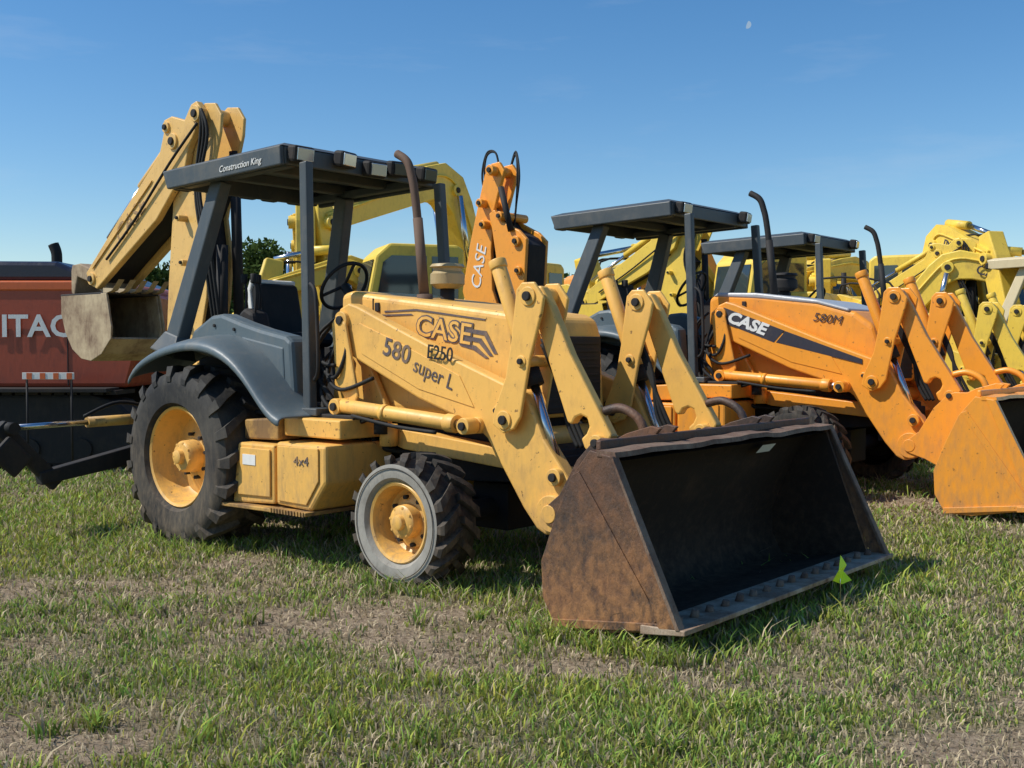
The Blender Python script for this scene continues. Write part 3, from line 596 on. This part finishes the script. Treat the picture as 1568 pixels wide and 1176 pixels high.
    for i in range(5): plate(p,'tooth_%d'%i,[(sx-.85,sz-.8),(sx-1.15,sz-.66),(sx-.85,sz-.65)],-.55+i*.25,-.45+i*.25,RUST,bev=.005)
    if label:
        text(p,'house_lettering',label,.34,-1.5,-1.362,1.15,labelm,sx=1.1,off=.004)
        text(p,'boom_lettering',label,.22,bp[6][0],-.235,bp[6][1]-.12,labelm,ang=math.degrees(math.atan2(bp[9][1]-bp[6][1],bp[9][0]-bp[6][0])),off=.004)
    return p
excavator((.05,21.0),R(-128),KOM,apex=(2.0,4.45),end=(4.9,3.35),stick=(4.6,1.7),bw=.72)
excavator((-.95,17.6),R(200),KOM,apex=(1.6,2.7),end=(2.9,2.3),stick=(3.1,1.2),bw=.4)
excavator((-3.75,20.2),R(-80),KOM,apex=(1.4,3.3),end=(3.2,3.35),stick=(3.35,1.5))
excavator((1.2,24.0),R(10),ORG,foot=(.7,1.5),apex=(1.6,2.9),end=(3.0,3.5),stick=(3.8,1.8),label='CASE',labelm=WHT,z0=RISE)
excavator((4.6,20.5),R(215),KOM,apex=(1.9,2.85),end=(4.0,2.35),stick=(3.6,1.2),label='KOMATSU',z0=RISE)
excavator((6.0,19.5),R(-30),KOM,apex=(1.7,2.75),end=(3.6,2.2),stick=(3.4,1.2),label='CAT',z0=RISE)
excavator((6.9,26.0),R(-100),KOM,apex=(1.8,3.1),end=(4.2,2.6),stick=(4.0,1.2),z0=RISE)
excavator((8.9,24),R(-150),KOM,apex=(2.0,3.0),end=(4.6,2.5),stick=(4.0,1.2),z0=RISE)
excavator((10.4,23.0),R(-95),KOM,apex=(1.7,2.85),end=(3.8,2.4),stick=(3.6,1.2),z0=RISE)
excavator((11.8,25.5),R(150),KOM,apex=(2.0,3.0),end=(5.0,2.6),stick=(4.0,1.2),label='KOMATSU',z0=RISE)
excavator((7.35,20.6),R(-75),DEE,foot=(.7,1.6),apex=(1.15,3.25),end=(2.5,2.75),stick=(3.0,1.2),label='DEERE',z0=RISE,bw=.62)
excavator((14.0,24.5),R(-120),KOM,apex=(1.8,2.9),end=(4.2,2.3),stick=(4.0,1.2),z0=RISE)
excavator((17,31),R(-170),KOM,apex=(2.2,3.5),end=(5.2,2.9),stick=(4.2,1.2),z0=RISE)

# red excavator at left
h=empty('excavator',(-6.75,13.6,0),R(0))
plate(h,'house',[(-2.2,.95),(-2.3,2.2),(2.05,2.2),(2.2,2.05),(2.35,1.3),(2.25,.95)],-.75,2.2,DRED,bev=.05)
plate(h,'house_upper_band',[(-2.2,2.08),(-2.2,2.20),(2.05,2.2),(2.17,2.08)],-.765,2.21,RED,bev=.02)
plate(h,'engine_cover',[(-2.2,2.2),(-2.2,2.38),(-1.9,2.45),(1.4,2.43),(1.95,2.2)],-.70,2.1,NAVY,bev=.05)
boxes(h,'panel_seams',[((x,-.752,1.5),(.012,.01,1.05)) for x in(-.9,.3,1.55)],DARK)
text(h,'house_lettering','HITACHI',.36,.50,-.772,1.55,WHT,sx=1.05,off=.008)
tube(h,'exhaust',[(1.0,.3,2.4),(1.0,.3,2.6),(.96,.3,2.72)],.07,BLK)
for s,y in((-1,-1.0),(1,1.7)):
    plate(h,'track_%d'%s,[(-2.4,.3),(-2.1,.05),(2.1,.05),(2.4,.3),(2.45,.55),(2.2,.8),(1.9,.88),(-2.1,.88)],y,y+.6,DARK,bev=.04)
    for i in range(7): cyl(h,'roller_%d_%d'%(s,i),(-1.8+i*.6,y-.03,.25),(-1.8+i*.6,y,.25),.12,DARK)
    boxes(h,'track_shoes_%d'%s,[((-2.2+i*.15,y+.3,.9),(.11,.64,.05)) for i in range(30)]+[((-2.1+i*.145,y+.3,.04),(.11,.64,.06)) for i in range(30)],DARK)
cyl(h,'turntable',(0,.7,.8),(0,.7,1.0),.8,DARK)
box(h,'catwalk',(0,-.95,.93),(4.3,.4,.05),DARK)

q=empty('barrier_tape',(-4.85,12.3,0))
box(q,'board',(-.35,0,1.10),(.58,.02,.075),WHT,bev=.003)
boxes(q,'red_stripes',[((-.56+i*.15,-.012,1.10),(.06,.004,.070)) for i in range(4)],RED)
for i,x in enumerate((-.60,-.10)): cyl(q,'stake_%d'%i,(x,.02,0),(x,.02,1.13),.012,DARK)

q=empty('marker_flag',(1.75,5.81,0),R(20))
cyl(q,'wire',(0,0,0),(.0,0,.30),.0025,CHROME,seg=6)
mk(q,'flag',[(.0,0,.315),(-.025,-.02,.24),(-.048,.0,.18),(.018,.01,.155),(.058,-.02,.18),(.026,.01,.225),(.040,0,.26)],[[0,1,6],[1,5,6],[1,2,3],[1,3,5],[3,4,5]],NEON,recalc=False)

# ------------------------------------------------------------------ ground
def rise(x,y):
    Y=(x-O[0])*.6472+(y-O[1])*.7625
    t=np.clip((Y-1.5)/1.4,0,1); return RISE*t*t*(3-2*t)
def bare_noise(x,y):
    return mnoise.fractal(Vector((x*.8,y*.8,3.1)),.9,2.0,5)
patches=[(-.95,5.7,.85,.30,1.1),(-.3,5.3,.5,.25,.8),(.15,4.75,.9,.26,1.0),(-.4,4.35,.6,.2,.5),(3.3,9.2,.8,.4,1.2),(2.6,8.5,.4,.3,.8),(2.9,5.4,.4,.25,.6),(-1.6,4.2,.6,.25,.4),(-1.75,3.85,.7,.2,.8),(1.2,4.5,.7,.22,.6),(-2.9,6.2,.8,.25,.6),(1.9,4.3,.6,.2,.4),(.6,5.0,.4,.2,.8),(-3.4,7.2,.5,.2,.4),(1.6,3.8,.5,.2,.4),(-2.4,5.2,.5,.15,.4)]
def bare(x,y):
    v=bare_noise(x,y)
    b=.275+v*.40+.22*mnoise.noise(Vector((x*4.5,y*4.5,1)))
    for px,py,sx,sy,a in patches:
        b+=a*.45*math.exp(-(((x-px)/sx)**2+((y-py)/sy)**2))
    return max(0,min(1,b))
def axis(lo,hi,c,d0,g):
    a=[c];s=d0
    while a[-1]<hi: a.append(a[-1]+s); s=s if abs(a[-1]-c)<9 else s*g
    b=[c];s=d0
    while b[-1]>lo: b.append(b[-1]-s); s=s if abs(b[-1]-c)<7 else s*g
    return b[:0:-1]+a
xs=axis(-900,900,0,.11,1.13); ys=axis(-120,1500,6,.11,1.13)
nx,ny=len(xs),len(ys)
V=np.zeros((nx*ny,3),dtype=np.float32);A=np.zeros(nx*ny,dtype=np.float32)
k=0
for j,y in enumerate(ys):
    for i,x in enumerate(xs):
        A[k]=bare(x,y); z=.012*mnoise.noise(Vector((x*1.3,y*1.3,0))) if abs(x)<40 and abs(y)<60 else 0
        V[k]=(x,y,z-.008); k+=1
V[:,2]+=rise(V[:,0],V[:,1])
me=bpy.data.meshes.new('ground')
F=[(j*nx+i,j*nx+i+1,(j+1)*nx+i+1,(j+1)*nx+i) for j in range(ny-1) for i in range(nx-1)]
me.from_pydata(V.tolist(),[],F)
at=me.attributes.new('bare','FLOAT','POINT'); at.data.foreach_set('value',A)
me.polygons.foreach_set('use_smooth',[True]*len(me.polygons))
g=bpy.data.objects.new('ground',me); col.objects.link(g)
m,nt,b=newmat('ground_soil_and_turf'); L=nt.links.new
tc=N(nt,'ShaderNodeTexCoord'); at=N(nt,'ShaderNodeAttribute'); at.attribute_name='bare'
n1=N(nt,'ShaderNodeTexNoise'); n1.inputs['Scale'].default_value=34; n1.inputs['Detail'].default_value=9; n1.inputs['Roughness'].default_value=.8
L(tc.outputs['Object'],n1.inputs[0])
st=N(nt,'ShaderNodeMapRange'); st.inputs[1].default_value=.35; st.inputs[2].default_value=.65; L(n1.outputs[0],st.inputs[0])
s=N(nt,'ShaderNodeMix',data_type='RGBA'); L(st.outputs[0],s.inputs[0]); s.inputs[6].default_value=(.15,.105,.065,1); s.inputs[7].default_value=(.54,.425,.30,1)
gr=N(nt,'ShaderNodeMix',data_type='RGBA'); L(st.outputs[0],gr.inputs[0]); gr.inputs[6].default_value=(.07,.08,.024,1); gr.inputs[7].default_value=(.30,.29,.11,1)
ma=N(nt,'ShaderNodeMath',operation='MULTIPLY_ADD'); L(n1.outputs[0],ma.inputs[0]); ma.inputs[1].default_value=.5; L(at.outputs['Fac'],ma.inputs[2])
mr=N(nt,'ShaderNodeMapRange'); mr.inputs[1].default_value=.42; mr.inputs[2].default_value=.80; L(ma.outputs[0],mr.inputs[0])
mx=N(nt,'ShaderNodeMix',data_type='RGBA'); L(mr.outputs[0],mx.inputs[0]); L(gr.outputs[2],mx.inputs[6]); L(s.outputs[2],mx.inputs[7])
L(mx.outputs[2],b.inputs['Base Color']); b.inputs['Roughness'].default_value=.95; b.inputs['Specular IOR Level'].default_value=.1
bp=N(nt,'ShaderNodeBump'); bp.inputs['Strength'].default_value=.9; bp.inputs['Distance'].default_value=.03; L(n1.outputs[0],bp.inputs['Height']); L(bp.outputs[0],b.inputs['Normal'])
me.materials.append(m)

# ------------------------------------------------------------------ grass (one mesh)
gx=np.arange(-16,34,.08); gy=np.arange(2,46,.08)
GB=np.zeros((len(gy),len(gx)),dtype=np.float32)
GC=np.zeros_like(GB)
for j in range(0,len(gy)):
    y=gy[j]; stp=1 if y<13 else 4
    for i in range(0,len(gx),stp):
        x=gx[i]
        if abs(x)>.62*y+2.2: continue
        GB[j,i:i+stp]=bare(x,y)
        if (i%4==0): GC[j,i:i+4]=mnoise.noise(Vector((x*.35,y*.35,9)))+.6*mnoise.noise(Vector((x*1.7,y*1.7,5)))
def samp(G,x,y): return G[np.clip(((y-2)/.08).astype(int),0,len(gy)-1),np.clip(((x+16)/.08).astype(int),0,len(gx)-1)]
def band(d0,d1,dens,h,w):
    wmax=.60*d1+1.2; n=int(dens*2*wmax*(d1-d0))
    x=rng.uniform(-wmax,wmax,n);y=rng.uniform(d0,d1,n)
    k=np.abs(x)<.56*y+1.0; x,y=x[k],y[k]
    bb=samp(GB,x,y); k=rng.random(len(x))>np.clip((bb-.20)*2.0,0,.94); x,y,bb=x[k],y[k],bb[k]
    n=len(x)
    hh=h*rng.lognormal(0,.42,n)*(1-.6*bb)*(1+.35*samp(GC,x,y)); ww=w*rng.uniform(.6,1.4,n)
    return x,y,bb,hh,ww
bands=[band(3.0,5.2,6000,.025,.0036),band(5.2,8,3600,.029,.0048),band(8,12,1500,.036,.007),band(12,20,450,.045,.011),band(20,44,70,.06,.02)]
tx=[];ty=[]
def loc2w(X,Y,o=O): return (o[0]+X*.7625+Y*.6472,o[1]-X*.6472+Y*.7625)
for (X0,X1,Y0,Y1,n) in((-.5,.5,-1.2,-.6,1400),(1.85,2.5,-1.1,-.7,1200),(3.3,4.35,-1.32,-1.15,900),(4.1,4.45,-1.2,1.3,1000),(.3,2,-.9,1,2500),(2.3,3.5,-1.1,1.1,2500),(-2,-.6,-2,1,2000)):
    X=rng.uniform(X0,X1,n);Y=rng.uniform(Y0,Y1,n); a,b2=loc2w(X,Y); tx.append(a);ty.append(b2)
for q in range(170):
    yy=3.3+9*rng.random()**1.4; xx=rng.uniform(-.5,.5)*yy*1.05; n=int(rng.uniform(20,60)); s_=rng.uniform(.02,.06)
    tx.append(xx+rng.normal(size=n)*s_); ty.append(yy+rng.normal(size=n)*s_)
tx=np.concatenate(tx);ty=np.concatenate(ty); n=len(tx)
bands.append((tx,ty,np.zeros(n)+.1,.060*rng.lognormal(0,.35,n),.0045*rng.uniform(.6,1.4,n)))
n=60000; ty2=3.1+9*rng.random(n)**1.3; tx2=rng.uniform(-.58,.58,n)*ty2
bb2=samp(GB,tx2,ty2); k=rng.random(n)<np.clip(bb2*1.3,.1,.8); tx2,ty2,bb2=tx2[k],ty2[k],bb2[k]; n2=len(tx2)
bands.append((tx2,ty2,np.full(n2,2.0),.010*rng.lognormal(0,.4,n2),.0032*rng.uniform(.6,1.6,n2)*(ty2/5)))
x=np.concatenate([b_[0] for b_ in bands]);y=np.concatenate([b_[1] for b_ in bands]);bb=np.concatenate([b_[2] for b_ in bands]);hh=np.concatenate([b_[3] for b_ in bands]);ww=np.concatenate([b_[4] for b_ in bands])
n=len(x); th=rng.uniform(0,2*np.pi,n); ln=hh*rng.uniform(.2,1.4,n); la=rng.uniform(0,2*np.pi,n)
ln=np.where(bb>1.5,rng.uniform(.02,.06,n),ln)
cx,sx=np.cos(th)*ww,np.sin(th)*ww
z0=rise(x,y)
P=np.zeros((n,5,3),dtype=np.float32)
P[:,0]=np.stack([x-cx,y-sx,z0-.012],1);P[:,1]=np.stack([x+cx,y+sx,z0-.012],1)
mxp=x+np.cos(la)*ln*.35;myp=y+np.sin(la)*ln*.35
P[:,2]=np.stack([mxp+cx*.8,myp+sx*.8,z0+hh*.6],1);P[:,3]=np.stack([mxp-cx*.8,myp-sx*.8,z0+hh*.6],1)
P[:,4]=np.stack([x+np.cos(la)*ln,y+np.sin(la)*ln,z0+hh],1)
cc=samp(GC,x,y); rr=rng.random(n)
dead=(rr<np.clip(.16+.95*bb-.16*cc,.08,1))
green=np.stack([.30+.09*cc,.405+.05*cc,.085+0*cc],1)*rng.uniform(.6,1.35,(n,1)); green[:,0]*=rng.uniform(.75,1.35,n)
straw=np.array([.62,.51,.33])*rng.uniform(.45,1.2,(n,1))
C=np.where(dead[:,None],straw,green); C=np.clip(C,0.01,1)
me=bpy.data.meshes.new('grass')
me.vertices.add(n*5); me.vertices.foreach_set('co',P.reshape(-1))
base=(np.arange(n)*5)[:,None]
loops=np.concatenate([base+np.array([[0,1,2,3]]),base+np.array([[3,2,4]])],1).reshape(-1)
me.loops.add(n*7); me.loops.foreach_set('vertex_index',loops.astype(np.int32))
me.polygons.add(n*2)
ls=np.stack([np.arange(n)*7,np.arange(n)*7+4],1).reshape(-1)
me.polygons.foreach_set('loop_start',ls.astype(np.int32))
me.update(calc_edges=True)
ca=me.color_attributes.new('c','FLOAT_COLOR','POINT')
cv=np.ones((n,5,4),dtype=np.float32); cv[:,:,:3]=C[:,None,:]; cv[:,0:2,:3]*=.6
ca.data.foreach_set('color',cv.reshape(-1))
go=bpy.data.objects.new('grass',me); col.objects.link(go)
def leafmat(name,tf):
    m,nt,b=newmat(name); L=nt.links.new; nt.nodes.remove(b)
    at=N(nt,'ShaderNodeAttribute'); at.attribute_name='c'
    df=N(nt,'ShaderNodeBsdfDiffuse'); L(at.outputs['Color'],df.inputs[0])
    tr=N(nt,'ShaderNodeBsdfTranslucent'); L(at.outputs['Color'],tr.inputs[0]); ms=N(nt,'ShaderNodeMixShader'); ms.inputs[0].default_value=tf
    L(df.outputs[0],ms.inputs[1]);L(tr.outputs[0],ms.inputs[2]); L(ms.outputs[0],nt.nodes['Material Output'].inputs[0])
    return m
me.materials.append(leafmat('grass_blades',.3))

# ------------------------------------------------------------------ trees
LEAF=leafmat('foliage',.25)
BARK=paint('bark',(.10,.07,.05),(.05,.04,.03),.5,rough=.9)
def leaves(name,par,blobs,nleaf,size):
    ctr=[];cl=[]
    for (cx,cy,cz,r) in blobs:
        k=int(nleaf*r*r)
        d=rng.normal(size=(k,3)); d/=np.linalg.norm(d,axis=1)[:,None]
        rad=r*rng.uniform(.45,1.08,k)[:,None]
        q=np.array([cx,cy,cz])+d*rad*np.array([1,1,.8]); ctr.append(q)
        base=rng.uniform(.7,1.3)
        cl.append(np.array([.060,.092,.026])*base*rng.uniform(.6,1.4,(k,1)))
    ctr=np.concatenate(ctr);cl=np.concatenate(cl);n=len(ctr)
    a=rng.normal(size=(n,3));a/=np.linalg.norm(a,axis=1)[:,None]
    b_=np.cross(a,rng.normal(size=(n,3)));b_/=np.linalg.norm(b_,axis=1)[:,None]
    s=size*rng.uniform(.6,1.4,(n,1))
    P=np.stack([ctr-a*s,ctr-b_*s*.55,ctr+a*s,ctr+b_*s*.55],1).astype(np.float32)
    me=bpy.data.meshes.new(name); me.vertices.add(n*4); me.vertices.foreach_set('co',P.reshape(-1))
    me.loops.add(n*4); me.loops.foreach_set('vertex_index',np.arange(n*4,dtype=np.int32)); me.polygons.add(n); me.polygons.foreach_set('loop_start',(np.arange(n)*4).astype(np.int32)); me.update(calc_edges=True)
    ca=me.color_attributes.new('c','FLOAT_COLOR','POINT'); cv=np.ones((n,4,4),dtype=np.float32); cv[:,:,:3]=cl[:,None,:]; ca.data.foreach_set('color',cv.reshape(-1))
    me.materials.append(LEAF); o=bpy.data.objects.new(name,me); col.objects.link(o)
    if par:o.parent=par
    return o
def tree(x,y,h,w):
    t=empty('oak_tree',(x,y,0)); bl=[]
    cyl(t,'trunk',(0,0,-.1),(.1,0,h*.5),.22,BARK,r2=.13)
    for i in range(9):
        a=rng.uniform(0,6.28);r=w*rng.uniform(.25,.75);z=h*rng.uniform(.35,.82)
        e=(r*math.cos(a),r*math.sin(a),z); cyl(t,'limb_%d'%i,(.05,0,h*rng.uniform(.25,.5)),e,.08,BARK,r2=.02,seg=8)
        bl.append((e[0],e[1],e[2],w*rng.uniform(.28,.45)))
        for q in range(2): bl.append((e[0]+rng.normal()*w*.25,e[1]+rng.normal()*w*.25,min(h*.93,e[2]+rng.normal()*h*.1),w*rng.uniform(.12,.25)))
    bl.append((0,0,h*.85,w*.35)); leaves('crown',t,bl,500,.12)
tree(-10.9,45,6.1,2.4); tree(-12.4,48,6.0,2.3); tree(-15.6,46,5.5,2.4); tree(-14.2,50,5.6,2.4); tree(-17.4,49,5.2,2.2); tree(5.4,50,5.2,2.2); tree(23,62,5.8,2.6)
bl=[];tp=empty('tree_line',(0,0,0))
for i in range(150):
    x=-75+i*1.15+rng.normal()*.8; y=88+rng.normal()*3; h=rng.uniform(5.6,8.2)
    for q in range(5): bl.append((x+rng.normal()*.8,y+rng.normal(),h*rng.uniform(.15,.85),rng.uniform(.9,1.6)))
leaves('foliage_mass',tp,bl,100,.27)
for i in range(50): cyl(tp,'trunk_%d'%i,(-74+i*3.4,89,0),(-74+i*3.4,89,3.5),.2,BARK,r2=.1,seg=6)

# ------------------------------------------------------------------ moon
MO,nt,b=newmat('moon_surface'); b.inputs['Base Color'].default_value=(.2,.25,.3,1); b.inputs['Roughness'].default_value=1
b.inputs['Emission Color'].default_value=(.28,.40,.56,1); b.inputs['Emission Strength'].default_value=.85
D=1200
d_=Vector((249,1172,341)).normalized()
ctr=d_*D+Vector((0,0,1.42))
xa=d_.cross(Vector((0,0,1))).normalized(); ya=xa.cross(d_)
V=[];rm=3.8
for i in range(24):
    t=math.pi*i/23-1.9; V.append(ctr+(xa*math.cos(t)+ya*math.sin(t))*rm)
ax=(xa*math.cos(-1.9)+ya*math.sin(-1.9))
for i in range(12):
    t=math.pi*(1-(i+1)/13)-1.9; c0=(xa*math.cos(t)+ya*math.sin(t))*rm
    per=c0-ax*c0.dot(ax); V.append(ctr+ax*c0.dot(ax)-per*.25)
mk(None,'moon',V,[list(range(len(V)))],MO,recalc=False)

# ------------------------------------------------------------------ light, sky, camera
az=Vector((-1.0,-.14,0)).normalized(); el=R(49)
sd=Vector((az.x*math.cos(el),az.y*math.cos(el),math.sin(el)))
ld=bpy.data.lights.new('sun','SUN'); ld.energy=5.0; ld.angle=R(.53); ld.color=(1,.96,.88)
lo=bpy.data.objects.new('sun',ld); col.objects.link(lo); lo.rotation_euler=sd.to_track_quat('Z','Y').to_euler(); lo.location=(-10,-5,20)
w=bpy.data.worlds.new('World'); scn.world=w; w.use_nodes=True
nt=w.node_tree; L=nt.links.new; bg=nt.nodes['Background']; sk=nt.nodes.new('ShaderNodeTexSky'); sk.sky_type='NISHITA'; sk.sun_disc=False
sk.sun_elevation=el; sk.sun_rotation=math.atan2(az.x,az.y); sk.air_density=1.0; sk.dust_density=.2; sk.ozone_density=3.0; sk.altitude=0
hs=nt.nodes.new('ShaderNodeHueSaturation'); hs.inputs['Saturation'].default_value=1.28
L(sk.outputs[0],hs.inputs['Color'])
tc=nt.nodes.new('ShaderNodeTexCoord'); mp=nt.nodes.new('ShaderNodeMapping'); mp.inputs['Scale'].default_value=(1.2,1.2,7); mp.inputs['Rotation'].default_value=(R(8),R(6),0)
nz=nt.nodes.new('ShaderNodeTexNoise'); nz.inputs['Scale'].default_value=2.2; nz.inputs['Detail'].default_value=9; nz.inputs['Roughness'].default_value=.62
mr=nt.nodes.new('ShaderNodeMapRange'); mr.inputs[1].default_value=.56; mr.inputs[2].default_value=.80; mr.inputs[4].default_value=.18
mx=nt.nodes.new('ShaderNodeMix'); mx.data_type='RGBA'; mx.inputs[7].default_value=(5.2,5.6,6.2,1)
L(tc.outputs['Generated'],mp.inputs[0]); L(mp.outputs[0],nz.inputs[0]); L(nz.outputs[0],mr.inputs[0]); L(mr.outputs[0],mx.inputs[0]); L(hs.outputs[0],mx.inputs[6])
L(mx.outputs[2],bg.inputs[0]); bg.inputs[1].default_value=.13
cd=bpy.data.cameras.new('camera'); cd.sensor_width=36; cd.lens=36*1680/1568; cd.clip_end=5000; cd.clip_start=.05
co=bpy.data.objects.new('camera',cd); col.objects.link(co); co.location=(0,0,1.42); co.rotation_euler=(R(90-1.91),0,0); scn.camera=co
scn.view_settings.view_transform='Standard'; scn.view_settings.look='None'; scn.view_settings.exposure=0
